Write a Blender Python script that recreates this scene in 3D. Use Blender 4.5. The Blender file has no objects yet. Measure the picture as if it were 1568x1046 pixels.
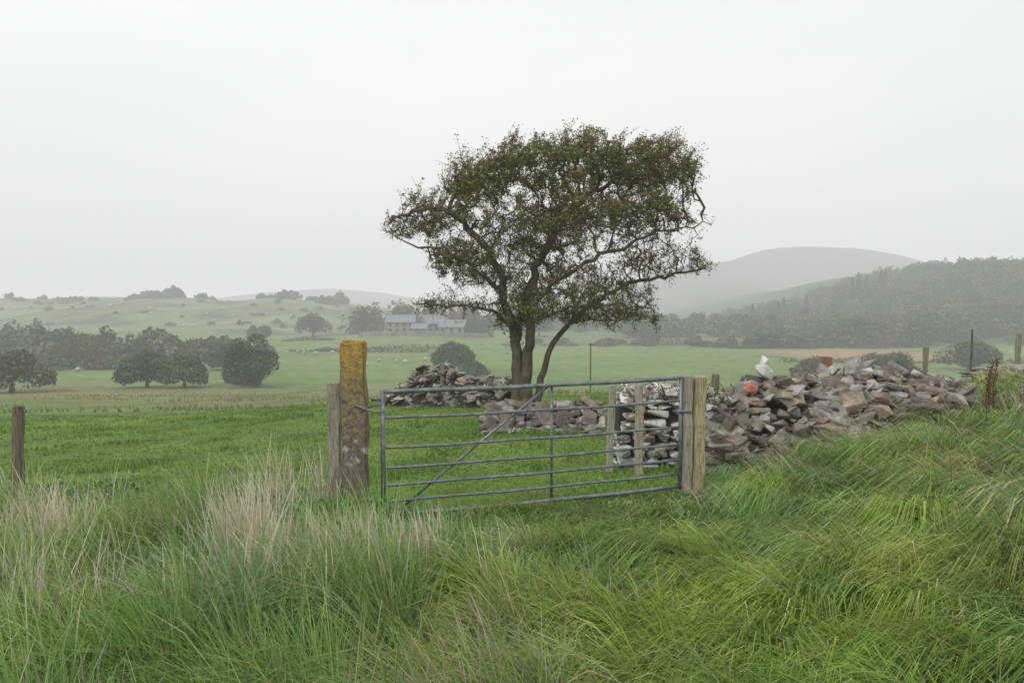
import bpy, bmesh, math
import numpy as np
from mathutils import Vector
E = 1.7
R = np.random.default_rng(7)
scene = bpy.context.scene

# ------------------------------------------------------------------ helpers
_tab = np.random.default_rng(99).random((256, 256))
def vn(x, y, s, seed=0):
    x = np.asarray(x, float)/s + seed*17.3 + 1000; y = np.asarray(y, float)/s + seed*31.7 + 1000
    xi = np.floor(x).astype(int); yi = np.floor(y).astype(int)
    fx = x-xi; fy = y-yi; fx = fx*fx*(3-2*fx); fy = fy*fy*(3-2*fy)
    a = _tab[xi % 256, yi % 256]; b = _tab[(xi+1) % 256, yi % 256]
    c = _tab[xi % 256, (yi+1) % 256]; d = _tab[(xi+1) % 256, (yi+1) % 256]
    return (a*(1-fx)+b*fx)*(1-fy)+(c*(1-fx)+d*fx)*fy
def sst(a, b, x):
    t = np.clip((np.asarray(x, float)-a)/(b-a), 0, 1); return t*t*(3-2*t)

PY = [-100, 0, 3, 7, 10, 14, 20, 30, 45, 60, 90, 120, 150, 200, 260, 400, 1000, 4000]
PZ = [-1.2, -1.65, -1.75, -2.03, -2.25, -2.53, -2.95, -4.2, -6.1, -8.0, -11.6, -12.9, -13.7, -14.0, -13.5, -13.8, -20, -30]
def H(x, y):
    x = np.asarray(x, float); y = np.asarray(y, float)
    z = (np.interp(y*0.88, PY, PZ)+np.interp(y, PY, PZ)+np.interp(y*1.12, PY, PZ))/3
    z = z + 0.75*sst(1, 9, x)*(1-sst(12, 24, y))
    z = z + 0.16*sst(6.0, 8.5, x)*sst(6, 9, y)*(1-sst(11.5, 16, y))
    z = z + np.maximum(0.05*np.minimum(x, 0), -0.6)*sst(2, 7, y)*(1-sst(60, 120, y))
    z = z + (vn(x, y, 1.6, 1)-.5)*0.10*(1-sst(20, 60, y)) + (vn(x, y, 9, 2)-.5)*0.25*sst(14, 30, y)
    far = sst(230, 330, y)
    hill = np.interp(y, [245, 300, 360, 430, 520, 700, 900], [0, 3.0, 8.8, 14.2, 14.6, 4, 0])
    left = 1-sst(-150, -20, x)
    z = z + hill*left
    z = z + far*left*((vn(x, y, 70, 3)-.5)*6+(vn(x, y, 28, 4)-.5)*4.2)*(1-sst(600, 900, y))
    z = z + 31*sst(95, 270, x)*sst(180, 340, y)*(1-sst(500, 900, y)) + 5*(vn(x, y, 60, 5)-.5)*sst(90, 200, x)*sst(180, 340, y)
    z = z + 2.4*np.exp(-((x+32)**2+(y-238)**2)/(2*20**2))
    z = z + 98*np.exp(-((x-430)/190)**2-((y-1050)/220)**2) + 40*np.exp(-((x-700)/200)**2-((y-1050)/250)**2)
    z = z + 34*np.exp(-((x-230)/90)**2-((y-950)/200)**2)
    z = z + 40*np.exp(-((x+330)/260)**2-((y-1250)/200)**2)
    z = z + (vn(x, y, 90, 6)-.5)*14*sst(700, 1000, y)
    return z + E

class MB:
    def __init__(s): s.v=[]; s.c=[]; s.f={3:[],4:[]}; s.m={3:[],4:[]}; s.n=0
    def add(s, V, F, C, mat=0):
        V = np.asarray(V, float).reshape(-1,3); F = np.asarray(F, int)
        C = np.asarray(C, float)
        if C.ndim == 1: C = np.tile(C, (len(V),1))
        s.v.append(V); s.c.append(C[:, :3]); k = F.shape[1]
        s.f[k].append(F+s.n); s.m[k].append(np.full(len(F), mat)); s.n += len(V)
    def add2(s, V, F3, F4, C, mat=0):
        n0 = s.n; s.add(V, F4, C, mat) if len(F4) else s.add(V, F3, C, mat)
        if len(F4) and len(F3):
            s.f[3].append(np.asarray(F3,int)+n0); s.m[3].append(np.full(len(F3), mat))
    def build(s, name, mats, smooth=False, parent=None):
        V = np.concatenate(s.v); C = np.concatenate(s.c)
        f3 = np.concatenate(s.f[3]) if s.f[3] else np.zeros((0,3),int)
        f4 = np.concatenate(s.f[4]) if s.f[4] else np.zeros((0,4),int)
        mi = np.concatenate(s.m[3]+s.m[4])
        me = bpy.data.meshes.new(name)
        me.vertices.add(len(V)); me.vertices.foreach_set('co', V.astype(np.float32).ravel())
        loops = np.concatenate([f3.ravel(), f4.ravel()]).astype(np.int32)
        me.loops.add(len(loops)); me.loops.foreach_set('vertex_index', loops)
        st = np.concatenate([np.arange(len(f3))*3, len(f3)*3+np.arange(len(f4))*4]).astype(np.int32)
        me.polygons.add(len(st)); me.polygons.foreach_set('loop_start', st)
        try: me.polygons.foreach_set('loop_total', np.concatenate([np.full(len(f3),3), np.full(len(f4),4)]).astype(np.int32))
        except Exception: pass
        me.polygons.foreach_set('material_index', mi.astype(np.int32))
        me.polygons.foreach_set('use_smooth', np.full(len(st), smooth))
        me.update(calc_edges=True)
        ca = me.color_attributes.new('Col', 'FLOAT_COLOR', 'POINT')
        ca.data.foreach_set('color', np.hstack([C, np.ones((len(C),1))]).astype(np.float32).ravel())
        for m in mats: me.materials.append(m)
        ob = bpy.data.objects.new(name, me); scene.collection.objects.link(ob)
        if parent: ob.parent = parent
        return ob

def norm(a): return a/np.maximum(np.linalg.norm(a, axis=-1, keepdims=True), 1e-9)
def tube(mb, pts, rad, sides, col, mat=0, cap=True):
    pts = np.asarray(pts, float); n = len(pts); rad = np.broadcast_to(rad, n)
    T = norm(np.gradient(pts, axis=0)); ref = np.array([0.31,0.17,0.93]) if abs(T[0][2])<.9 else np.array([1,0.2,0])
    U = []; u = ref
    for t in T:
        u = u - t*np.dot(u,t); u = u/np.linalg.norm(u); U.append(u)
    U = np.array(U); W = np.cross(T,U)
    a = np.arange(sides)*2*math.pi/sides
    V = pts[:,None]+rad[:,None,None]*(U[:,None]*np.cos(a)[None,:,None]+W[:,None]*np.sin(a)[None,:,None])
    V = V.reshape(-1,3)
    i = np.arange(n-1)[:,None]*sides; j = np.arange(sides)[None]; k = (j+1)%sides
    F = np.stack([i+j,i+k,i+sides+k,i+sides+j],-1).reshape(-1,4)
    F3 = []
    if cap:
        V = np.vstack([V, pts[0], pts[-1]]); a0=len(V)-2; b0=len(V)-1
        for q in range(sides):
            F3.append([a0,(q+1)%sides,q]); F3.append([b0,(n-1)*sides+q,(n-1)*sides+(q+1)%sides])
    mb.add2(V, F3, F, np.asarray(col), mat)
def segs(mb, A, B, ra, rb, col, mat=0):
    n=len(A); T=norm(B-A); ref=np.where(np.abs(T[:,2:3])<.9, [[0,0,1.]], [[1.,0,0]])
    U=norm(np.cross(T,ref)); W=np.cross(T,U); V=[]
    for P,r in ((A,ra),(B,rb)):
        for k in range(3):
            t=k*2.0944; V.append(P+np.reshape(r,(-1,1))*(U*math.cos(t)+W*math.sin(t)))
    V=np.stack(V,1).reshape(-1,3); b=np.arange(n)[:,None]*6
    F=np.concatenate([b+np.array([[0,1,4,3]]),b+np.array([[1,2,5,4]]),b+np.array([[2,0,3,5]])])
    mb.add(V,F,col if np.ndim(col)==1 else np.repeat(col,6,axis=0),mat)
def leaves(mb, P, size, col, mat=0, nrm=None, bias=0.0, aspect=.6, rng=R):
    n=len(P); N=norm(rng.normal(size=(n,3)))
    if nrm is not None: N=norm(N+bias*nrm)
    a=norm(np.cross(N, norm(rng.normal(size=(n,3))))); b=np.cross(N,a)
    s=np.reshape(size*np.ones(n),(-1,1))*.5
    V=np.stack([P-a*s, P-b*s*aspect+N*s*.15, P+a*s, P+b*s*aspect+N*s*.15],1).reshape(-1,3)
    F=np.arange(n*4).reshape(-1,4)
    mb.add(V,F,np.repeat(col,4,axis=0),mat)
def box(mb, c, d, col, mat=0, rot=0.0, jit=0, tilt=(0,0)):
    s=np.array([[x,y,z] for z in(-.5,.5) for y in(-.5,.5) for x in(-.5,.5)])*np.array(d)
    if jit: s=s+R.normal(size=s.shape)*jit
    s[:,0]+=s[:,2]*tilt[0]; s[:,1]+=s[:,2]*tilt[1]
    cr,sr=math.cos(rot),math.sin(rot)
    V=np.stack([s[:,0]*cr-s[:,1]*sr, s[:,0]*sr+s[:,1]*cr, s[:,2]],1)+np.array(c)
    F=[[0,2,3,1],[4,5,7,6],[0,1,5,4],[2,6,7,3],[0,4,6,2],[1,3,7,5]]
    mb.add(V,F,np.asarray(col),mat)

# ------------------------------------------------------------------ materials
def mk(name):
    m=bpy.data.materials.new(name); m.use_nodes=True; nt=m.node_tree; nt.nodes.clear()
    return m,nt,nt.nodes,nt.links
def out(nt,sh,vol=False):
    o=nt.nodes.new('ShaderNodeOutputMaterial'); nt.links.new(sh,o.inputs['Volume' if vol else 'Surface'])
def noise(nt,scale,detail=4,rough=.6,coord='Object',stretch=None):
    tc=nt.nodes.new('ShaderNodeTexCoord'); n=nt.nodes.new('ShaderNodeTexNoise')
    n.inputs['Scale'].default_value=scale; n.inputs['Detail'].default_value=detail; n.inputs['Roughness'].default_value=rough
    if stretch:
        mp=nt.nodes.new('ShaderNodeMapping'); mp.inputs['Scale'].default_value=stretch
        nt.links.new(tc.outputs[coord],mp.inputs[0]); nt.links.new(mp.outputs[0],n.inputs['Vector'])
    else: nt.links.new(tc.outputs[coord],n.inputs['Vector'])
    return n.outputs['Fac']
def ramp(nt,fac,stops):
    r=nt.nodes.new('ShaderNodeValToRGB'); nt.links.new(fac,r.inputs[0]); e=r.color_ramp.elements
    while len(e)<len(stops): e.new(.5)
    for i,(p,c) in enumerate(stops): e[i].position=p; e[i].color=(*c,1) if len(c)==3 else c
    return r.outputs[0]
def mix(nt,a,b,fac=1.0,mode='MULTIPLY'):
    m=nt.nodes.new('ShaderNodeMix'); m.data_type='RGBA'; m.blend_type=mode
    for s,v in ((m.inputs[6],a),(m.inputs[7],b)):
        if hasattr(v,'is_linked'): nt.links.new(v,s)
        else: s.default_value=(*v,1)
    if isinstance(fac,(int,float)): m.inputs[0].default_value=fac
    else: nt.links.new(fac,m.inputs[0])
    return m.outputs[2]
def attr(nt):
    a=nt.nodes.new('ShaderNodeAttribute'); a.attribute_name='Col'; return a.outputs['Color']
def princ(nt,col,rough=.85,metal=0,spec=.3,bump=None,bs=.3,bd=.01):
    p=nt.nodes.new('ShaderNodeBsdfPrincipled')
    if hasattr(col,'is_linked'): nt.links.new(col,p.inputs['Base Color'])
    else: p.inputs['Base Color'].default_value=(*col,1)
    p.inputs['Roughness'].default_value=rough; p.inputs['Metallic'].default_value=metal
    p.inputs['Specular IOR Level'].default_value=spec
    if bump is not None:
        b=nt.nodes.new('ShaderNodeBump'); b.inputs['Strength'].default_value=bs; b.inputs['Distance'].default_value=bd
        nt.links.new(bump,b.inputs['Height']); nt.links.new(b.outputs[0],p.inputs['Normal'])
    return p.outputs[0]
def foliage_mat(name,trans=.3):
    m,nt,_,_=mk(name); c=attr(nt)
    d=nt.nodes.new('ShaderNodeBsdfDiffuse'); nt.links.new(c,d.inputs[0])
    if trans==0: out(nt,d.outputs[0]); return m
    t=nt.nodes.new('ShaderNodeBsdfTranslucent'); x=nt.nodes.new('ShaderNodeMixShader')
    nt.links.new(c,t.inputs[0]); x.inputs[0].default_value=trans
    nt.links.new(d.outputs[0],x.inputs[1]); nt.links.new(t.outputs[0],x.inputs[2]); out(nt,x.outputs[0]); return m
M_leaf=foliage_mat('leaf',.25); M_grass=foliage_mat('grass_blade',.4); M_far=foliage_mat('distant_foliage',0)
m,nt,_,_=mk('ground'); c=attr(nt)
n1=ramp(nt,noise(nt,.35,8,.65),[(.3,(.72,.74,.7)),(.7,(1.25,1.2,1.2))])
n2=ramp(nt,noise(nt,9,5,.7),[(.3,(.6,.62,.6)),(.7,(1.3,1.3,1.2))])
n3=ramp(nt,noise(nt,.045,6,.65),[(.35,(.78,.84,.74)),(.65,(1.16,1.1,1.12))])
c=mix(nt,c,n1); c=mix(nt,c,n2); c=mix(nt,c,n3); out(nt,princ(nt,c,.95,spec=.1)); M_ground=m
m,nt,_,_=mk('bark'); n=noise(nt,9,6,.7,stretch=(1,1,.25))
c=mix(nt,attr(nt),ramp(nt,n,[(.3,(.45,.45,.42)),(.7,(1.5,1.45,1.3))])); out(nt,princ(nt,c,.9,spec=.2,bump=n,bs=.7,bd=.04)); M_bark=m
m,nt,_,_=mk('stone'); n=noise(nt,7,7,.7)
c=mix(nt,attr(nt),ramp(nt,n,[(.3,(.5,.5,.5)),(.7,(1.45,1.42,1.38))]))
l=ramp(nt,noise(nt,6,7,.75,coord='Object'),[(.58,(0,0,0)),(.64,(.85,.85,.85))]); c=mix(nt,c,(.48,.47,.43),l,'MIX')
mo=ramp(nt,noise(nt,2.2,5,.6),[(.54,(0,0,0)),(.68,(.6,.6,.6))]); c=mix(nt,c,(.15,.155,.07),mo,'MIX')
out(nt,princ(nt,c,.9,spec=.25,bump=n,bs=.7,bd=.025)); M_stone=m
m,nt,_,_=mk('limewashed_stone'); n=noise(nt,11,7,.7)
l=ramp(nt,noise(nt,7,6,.65),[(.46,(0,0,0)),(.52,(1,1,1))]); c=mix(nt,attr(nt),(.66,.66,.62),l,'MIX')
out(nt,princ(nt,c,.9,bump=n,bs=.5,bd=.02)); M_lime=m
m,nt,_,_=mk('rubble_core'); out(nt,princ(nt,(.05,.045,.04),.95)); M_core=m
m,nt,_,_=mk('weathered_wood'); n=noise(nt,14,7,.75,stretch=(5,5,.35))
c=mix(nt,attr(nt),ramp(nt,n,[(.36,(.35,.33,.31)),(.5,(1,1,1)),(.64,(1.4,1.4,1.35))]))
l=ramp(nt,noise(nt,5,6,.7),[(.53,(0,0,0)),(.66,(.7,.7,.7))]); c=mix(nt,c,(.20,.21,.13),l,'MIX')
out(nt,princ(nt,c,.85,spec=.2,bump=n,bs=.8,bd=.012)); M_wood=m
m,nt,_,_=mk('galvanised_steel'); n=noise(nt,14,5,.6)
c=ramp(nt,n,[(.3,(.12,.135,.15)),(.55,(.22,.24,.26)),(.75,(.34,.35,.36))]); out(nt,princ(nt,c,.5,metal=.5,spec=.5)); M_steel=m
m,nt,_,_=mk('wire'); out(nt,princ(nt,(.25,.25,.25),.5,metal=.5)); M_wire=m
# lichen covered slate post
m,nt,N,L=mk('lichen_post'); n=noise(nt,16,8,.75)
c=ramp(nt,n,[(.25,(.05,.04,.035)),(.5,(.16,.13,.115)),(.72,(.32,.28,.25))])
ls=ramp(nt,noise(nt,8,5,.55),[(.62,(0,0,0)),(.65,(1,1,1))]); c=mix(nt,c,(.45,.45,.42),ls,'MIX')
tc=N.new('ShaderNodeTexCoord'); sp=N.new('ShaderNodeSeparateXYZ'); L.new(tc.outputs['Object'],sp.inputs[0])
def zramp(z0,z1,a,b):
    mr=N.new('ShaderNodeMapRange'); mr.inputs[1].default_value=z0; mr.inputs[2].default_value=z1; mr.inputs[3].default_value=a; mr.inputs[4].default_value=b
    L.new(sp.outputs[2],mr.inputs[0]); return mr.outputs[0]
def addn(a,b):
    ad=N.new('ShaderNodeMath'); ad.operation='ADD'; L.new(a,ad.inputs[0]); L.new(b,ad.inputs[1]); return ad.outputs[0]
fg=ramp(nt,addn(zramp(.3,1.5,-.10,.07),noise(nt,24,7,.8)),[(.50,(0,0,0)),(.55,(.9,.9,.9))]); c=mix(nt,c,(.30,.25,.08),fg,'MIX')
fo=ramp(nt,addn(zramp(.95,1.72,-.14,.11),noise(nt,19,6,.85)),[(.54,(0,0,0)),(.58,(1,1,1))])
oc=ramp(nt,noise(nt,40,5,.8),[(.35,(.22,.13,.03)),(.5,(.50,.29,.05)),(.65,(.60,.44,.14))]); c=mix(nt,c,oc,fo,'MIX')
out(nt,princ(nt,c,.9,bump=n,bs=.8,bd=.012)); M_lpost=m
def plain(name,col,var=.25,scale=3,rough=.85):
    m,nt,_,_=mk(name); c=ramp(nt,noise(nt,scale,5,.65),[(.3,tuple(v*(1-var) for v in col)),(.7,tuple(v*(1+var) for v in col))])
    out(nt,princ(nt,c,rough)); return m
M_slate=plain('slate_roof',(.20,.21,.24),.3,2,.6); M_hw=plain('farm_stone',(.24,.23,.21),.4,1.5); M_glass=plain('window_glass',(.03,.035,.04),.2,1,.2)
M_door=plain('door_paint',(.08,.05,.04)); M_wool=plain('wool',(.52,.50,.45),.15,8); M_face=plain('sheep_face',(.25,.23,.2))

# ------------------------------------------------------------------ terrain
def axis(lo,hi,s,n):
    a=math.asinh(lo/s); b=math.asinh(hi/s); return s*np.sinh(np.linspace(a,b,n))
xs=axis(-3500,3500,3.5,420); ys=axis(-60,3800,3.5,430)
X,Y=np.meshgrid(xs,ys); Z=H(X,Y)
C=np.zeros(X.shape+(3,)); g=np.array
def lay(mask,col):
    global C; C=C*(1-mask[...,None])+g(col)*mask[...,None]
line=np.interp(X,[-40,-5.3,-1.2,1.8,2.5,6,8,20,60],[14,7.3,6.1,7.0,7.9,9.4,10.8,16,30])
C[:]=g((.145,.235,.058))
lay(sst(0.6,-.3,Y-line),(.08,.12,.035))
nz=vn(X,Y,5,11)
lay(sst(.55,.8,nz)*.5*(Y>line),(.18,.24,.065))
wob=Y+(vn(X,Y,14,12)-.5)*10
lay(sst(25,33,wob),(.17,.22,.08))
lay(sst(30,40,wob)*sst(.4,.65,vn(X,Y,9,13))*.9,(.20,.19,.09))
lay(sst(88,96,wob)*(1-sst(70,80,X)),(.155,.235,.072))
lay(sst(88,96,wob)*sst(.6,.75,vn(X,Y*2,22,14))*.5,(.22,.24,.10))
lay(sst(118,124,wob),(.155,.235,.072))
lay(sst(20,60,Y)*sst(-2,10,X)*(1-sst(100,140,Y)),(.155,.24,.076))
lay(sst(100,140,Y)*sst(.6,.68,vn(X,Y*1.5,38,17))*.5,(.19,.23,.09))
hillm=sst(245,270,Y)*(1-sst(-60,-20,X))
lay(hillm,(.19,.23,.088)); lay(hillm*sst(.5,.65,vn(X,Y,30,15))*.8,(.13,.15,.06)); lay(hillm*sst(.55,.66,vn(X,Y,12,16))*.75,(.08,.09,.05))
bx=sst(66,72,X)*(1-sst(104,114,X))*sst(148,156,wob)*(1-sst(190,198,wob)); lay(bx,(.30,.22,.13))
lay(sst(200,215,wob)*sst(0,15,X),(.13,.17,.06))
lay(sst(190,230,wob)*sst(85,110,X),(.05,.07,.028))
lay(sst(500,700,Y),(.05,.065,.045))
nx,ny=len(xs),len(ys); i=np.arange(ny-1)[:,None]*nx+np.arange(nx-1)[None]
F=np.stack([i,i+1,i+nx+1,i+nx],-1).reshape(-1,4)
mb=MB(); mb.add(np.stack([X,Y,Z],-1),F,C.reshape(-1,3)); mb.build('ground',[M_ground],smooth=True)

# ------------------------------------------------------------------ grass
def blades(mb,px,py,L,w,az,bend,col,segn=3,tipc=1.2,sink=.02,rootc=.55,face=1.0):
    n=len(px); base=np.stack([px,py,H(px,py)-sink],1)
    d=np.stack([np.cos(az),np.sin(az),0*az],1); sd=np.stack([-np.sin(az),np.cos(az),0*az],1)
    ph=R.uniform(-1,1,n)[:,None]*face; sd=norm(sd+d*ph)
    V=[];Cc=[]
    for k in range(segn+1):
        t=k/segn; hor=bend*t**1.6; ver=t*np.sqrt(np.maximum(1-(bend*.9*t)**2,.04))-.25*np.maximum(bend-.6,0)*t**3
        p=base+(d*hor[:,None]+np.array([[0,0,1]])*ver[:,None])*L[:,None]
        cc=col*(rootc+(tipc-rootc)*t)  # darker roots: shade between tufts put into the blade colour
        if k<segn:
            ww=(w*(1-.7*t**1.5))[:,None]*.5; V+= [p-sd*ww,p+sd*ww]; Cc+=[cc,cc]
        else: V.append(p); Cc.append(cc)
    nv=2*segn+1; V=np.stack(V,1).reshape(-1,3); Cc=np.stack(Cc,1).reshape(-1,3)
    b=np.arange(n)[:,None]*nv; F4=[b+np.array([[2*k,2*k+1,2*k+3,2*k+2]]) for k in range(segn-1)]
    F3=b+np.array([[2*segn-2,2*segn-1,2*segn]])
    mb.add2(V,F3,np.concatenate(F4) if F4 else [],Cc)
def linef(x): return np.interp(x,[-40,-5.3,-1.2,1.8,2.5,6,8,20,60],[14,7.3,6.1,7.0,7.9,9.4,10.8,16,30])
def palette(x,y,n):
    a=vn(x,y,1.1,21); b=vn(x,y,.6,22); s=vn(x,y,.8,23); r=R.random(n)
    c1=g([.27,.43,.10]); c2=g([.23,.37,.15]); c3=g([.38,.47,.10]); st=g([.64,.57,.39])
    left=sst(.8,-1.2,x+ (y-4)*.2)
    w2=np.clip(sst(.42,.62,a)*.45+left*.6*sst(.2,.5,vn(x,y,.9,27)),0,1)[:,None]; col=c1*(1-w2)+c2*w2
    w3=(sst(.5,.75,b)*(1-left*.5))[:,None]*.7; col=col*(1-w3)+c3*w3
    ps=.07+.22*sst(.5,.75,s)+.06*left+.10*sst(2.0,4.5,x)
    m=(r<ps)[:,None]; col=np.where(m,st*R.uniform(.7,1.1,(n,1)),col)
    return np.clip(col*R.uniform(.65,1.25,(n,1))+R.normal(size=(n,3))*.01,.01,.9)
mb=MB()
NT=1250
td=1.2+11.5*R.random(NT)**1.2; ta=R.uniform(-.74,.74,NT); tx=td*np.sin(ta)*1.15; ty=td*np.cos(ta); th=R.uniform(.45,1.6,NT); tz=R.normal(size=NT)*.45; tcv=R.uniform(.7,1.25,(NT,1))*np.stack([R.uniform(.85,1.15,NT),np.ones(NT),R.uniform(.8,1.2,NT)],1)
N1=255000
ti=R.integers(0,NT,N1); rr=np.abs(R.normal(size=N1))*.125; aa=R.uniform(0,6.283,N1)
px=tx[ti]+rr*np.cos(aa); py=ty[ti]+rr*np.sin(aa)
nf=int(N1*.36); fd=1.2+11*R.random(nf)**1.05; fa=R.uniform(-.74,.74,nf); px[:nf]=fd*np.sin(fa)*1.15; py[:nf]=fd*np.cos(fa)
isT=np.arange(N1)>=nf
ok=(py<linef(px)-.12+.9*sst(6.3,7.5,px))&(py<15); px,py,ti,aa,rr,isT=px[ok],py[ok],ti[ok],aa[ok],rr[ok],isT[ok]; n=len(px)
dgate=linef(px)-py
gatez=(1-sst(.5,1.8,dgate))*sst(-1.3,-.8,px)*(1-sst(2.0,2.6,px))
Hm=.17+.20*vn(px,py,.9,24)
Hm=Hm*np.where(isT,th[ti],.65)
Hm=Hm*(1-.6*gatez)*R.uniform(.55,1.2,n)*(1+.2*sst(.2,-1,px))
Hm=Hm*(1-.35*np.exp(-((px-.4)/.9)**2)*sst(3.5,5.5,py))
fl=vn(px,py,1.7,26)*2.4-1.2
wind=math.pi+fl*.9+.35+np.where(isT,tz[ti],0)
wv=np.stack([np.cos(wind),np.sin(wind)],1)*(.85+.9*sst(-.8,2.0,px))[:,None]; ov=np.stack([np.cos(aa),np.sin(aa)],1)*(.35+rr*3.4)[:,None]
lv=wv+ov+R.normal(size=(n,2))*.28; az=np.arctan2(lv[:,1],lv[:,0]); bend=np.clip(np.linalg.norm(lv,axis=1)*.64+.1,.1,1.08)
dist=np.hypot(px,py)
colr=palette(px,py,n)*np.where(isT[:,None],tcv[ti],.85)
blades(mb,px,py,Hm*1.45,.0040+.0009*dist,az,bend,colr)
mb.build('long_grass',[M_grass])
# short pasture grass beyond the gate
mb=MB(); n=120000
d=5.8+22*R.random(n)**1.2; a=R.uniform(-.74,.74,n); px=d*np.sin(a)*1.1; py=d*np.cos(a); ok=py>linef(px)-.2; px,py,d=px[ok],py[ok],d[ok]; n=len(px)
col=g([.19,.315,.065])*R.uniform(.7,1.3,(n,1)); w=sst(.45,.7,vn(px,py,.9,31)*.5+vn(px,py,2.7,33)*.5)[:,None]*.8; col=col*(1-w)+g([.30,.38,.095])*w
w=(sst(.6,.75,vn(px,py,1.6,35))*.6)[:,None]; col=col*(1-w)+g([.13,.225,.055])*w
L=(.03+.06*vn(px,py,.7,32))*R.uniform(.6,1.3,n)*(1+1.2*(vn(px,py,.5,34)>.78))
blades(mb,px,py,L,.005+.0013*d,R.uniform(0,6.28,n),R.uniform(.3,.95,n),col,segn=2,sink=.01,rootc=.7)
mb.build('pasture_grass',[M_grass])
# dry straw stems
mb=MB()
cl=[(-1.82,4.6,230,.64,.12),(-1.6,4.4,110,.5,.11),(-2.05,6.0,80,.78,.12),(-1.65,6.0,50,.7,.1),(-3.35,5.0,110,.62,.13),(-.95,4.3,170,.48,.14),(-1.25,4.4,60,.5,.12),(-.6,4.5,100,.44,.11),(-2.7,5.2,100,.4,.14),(-1.3,3.6,50,.5,.3),(-4.2,5.6,60,.5,.3),(-3.9,4.9,70,.5,.14),
    (3.5,8.0,110,.42,.25),(2.9,7.4,80,.35,.2),(4.6,8.2,90,.4,.4),(6.6,9.3,100,.45,.45),(2.2,6.3,70,.3,.3),(3.6,5.2,60,.35,.4),(-2.4,3.4,60,.45,.3),(8.2,10.2,80,.5,.4),(-2.9,3.9,70,.5,.25),(5.0,6.6,70,.35,.5),(3.0,4.2,40,.3,.4),(4.2,5.4,60,.35,.5),(7.2,9.8,90,.45,.4)]
for (cx,cy,k,h,s) in cl:
    k=int(k*1.4); x=cx+R.normal(size=k)*s; y=np.minimum(cy+R.normal(size=k)*s*.6,linef(x)-.05); az=math.pi*.8+R.normal(size=k)*.9 if cx<2 else math.pi+R.normal(size=k)*.5
    Ls=h*R.uniform(.6,1.3,k); bd=R.uniform(.1,.5,k) if cx<2 else R.uniform(.5,.95,k)
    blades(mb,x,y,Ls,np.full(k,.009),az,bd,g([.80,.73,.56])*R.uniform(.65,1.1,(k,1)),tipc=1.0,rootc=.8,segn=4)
mb.build('dry_grass_stems',[M_grass])
# broad-leaved weeds
mb=MB()
for (cx,cy,s,h,k) in [(-1.35,5.75,.16,.28,260),(-1.05,5.75,.16,.2,200),(-1.75,5.8,.15,.25,180),(-3.9,6.7,.35,.36,500),(-3.1,6.7,.3,.26,300),(-2.3,6.2,.25,.32,300),(-4.9,6.7,.3,.3,250),(7.3,9.5,.4,.4,220)]:
    x=cx+R.normal(size=k)*s; y=cy+R.normal(size=k)*s*.6; z=H(x,y)+R.random(k)*h+.06
    leaves(mb,np.stack([x,y,z],1),R.uniform(.04,.10,k),g([.12,.22,.08])*R.uniform(.6,1.4,(k,1)),nrm=np.tile([[0,-.3,1.]],(k,1)),bias=1.2,aspect=.7)
mb.build('nettle_patch',[M_leaf])

# ------------------------------------------------------------------ hawthorn (metres from the trunk foot line)
TD=14.0; K=TD/1045.; PT=math.radians(3.45)
def zz(v): return TD*math.tan(math.atan((523-v)/1045.)-PT)+E
def tp(u,v,dy=0): return np.array([(u-784)*K, TD+dy, zz(v)])
blobs=[(985,256,76,38,1.1,2.6),(890,248,80,34,1.2,2.3),(805,258,66,36,1.1,1.7),(730,280,52,36,1.0,1.7),(655,330,46,36,.7,1.1),(612,348,32,20,.5,.5),(800,345,110,54,1.2,2.0),(965,335,84,42,1.1,1.5),
 (1015,402,74,22,.7,1.0),(735,412,66,36,1.0,1.1),(700,468,68,9,.4,.7),(900,445,105,42,1.1,1.8),(800,470,60,34,.9,.9),(880,345,90,56,1.2,1.2),(925,482,88,16,.8,1.2),(690,388,44,16,.6,.6),(1045,275,24,34,.5,.35)]
wt=np.array([b[5] for b in blobs]); wt/=wt.sum(); att=[]
NA=5800
for b,w in zip(blobs,wt):
    k=int(NA*w); q=norm(R.normal(size=(k,3)))*R.random((k,1))**(1/2.6)
    att.append(np.stack([(b[0]+q[:,0]*b[2]-784)*K, TD+q[:,1]*b[4]*1.4, zz(b[1])+q[:,2]*b[3]*K],1))
A=np.concatenate(att)
cn=vn(A[:,0]*1.0+A[:,1]*.5,A[:,2]+A[:,1]*.35,.5,45); A=A[(cn>.33)|(R.random(len(A))<.2)]
stems=[[(795,655,0),(793,600,0),(792,550,.03),(785,500,.1),(772,450,.1),(758,400,0),(728,355,-.2),(690,325,-.3),(640,325,-.3),(605,338,-.3)],
       [(808,655,-.05),(806,600,-.06),(806,550,-.08),(813,500,-.1),(812,450,-.2),(826,400,-.2),(850,350,-.1),(890,305,.1),(950,265,.1)],
       [(820,625,.05),(830,575,.1),(842,535,.1),(862,505,.15),(892,480,.2),(935,448,.3),(985,428,.3),(1040,418,.2),(1088,410,.2)],
       [(789,520,.3),(800,470,.5),(815,420,.8),(850,370,.9)],
       [(786,505,.0),(762,478,-.2),(720,466,-.4),(675,468,-.5),(642,464,-.6)],
       [(813,470,-.2),(850,430,-.5),(900,400,-.7),(960,375,-.6),(1000,358,-.4),(1040,352,-.3),(1078,344,-.3)],
       [(774,455,.0),(735,415,-.3),(700,395,-.5),(650,385,-.5),(605,360,-.4)],
       [(820,490,-.2),(870,470,-.6),(930,462,-.8),(985,470,-.8)],
       [(870,497,.15),(905,492,.4),(950,492,.6),(978,486,.6)]]
srad=[(.165,.02),(.155,.03),(.085,.016),(.09,.03),(.05,.010),(.06,.008),(.055,.010),(.04,.01),(.03,.008)]
P=[];par=[];minr=[]; D=.15
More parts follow.
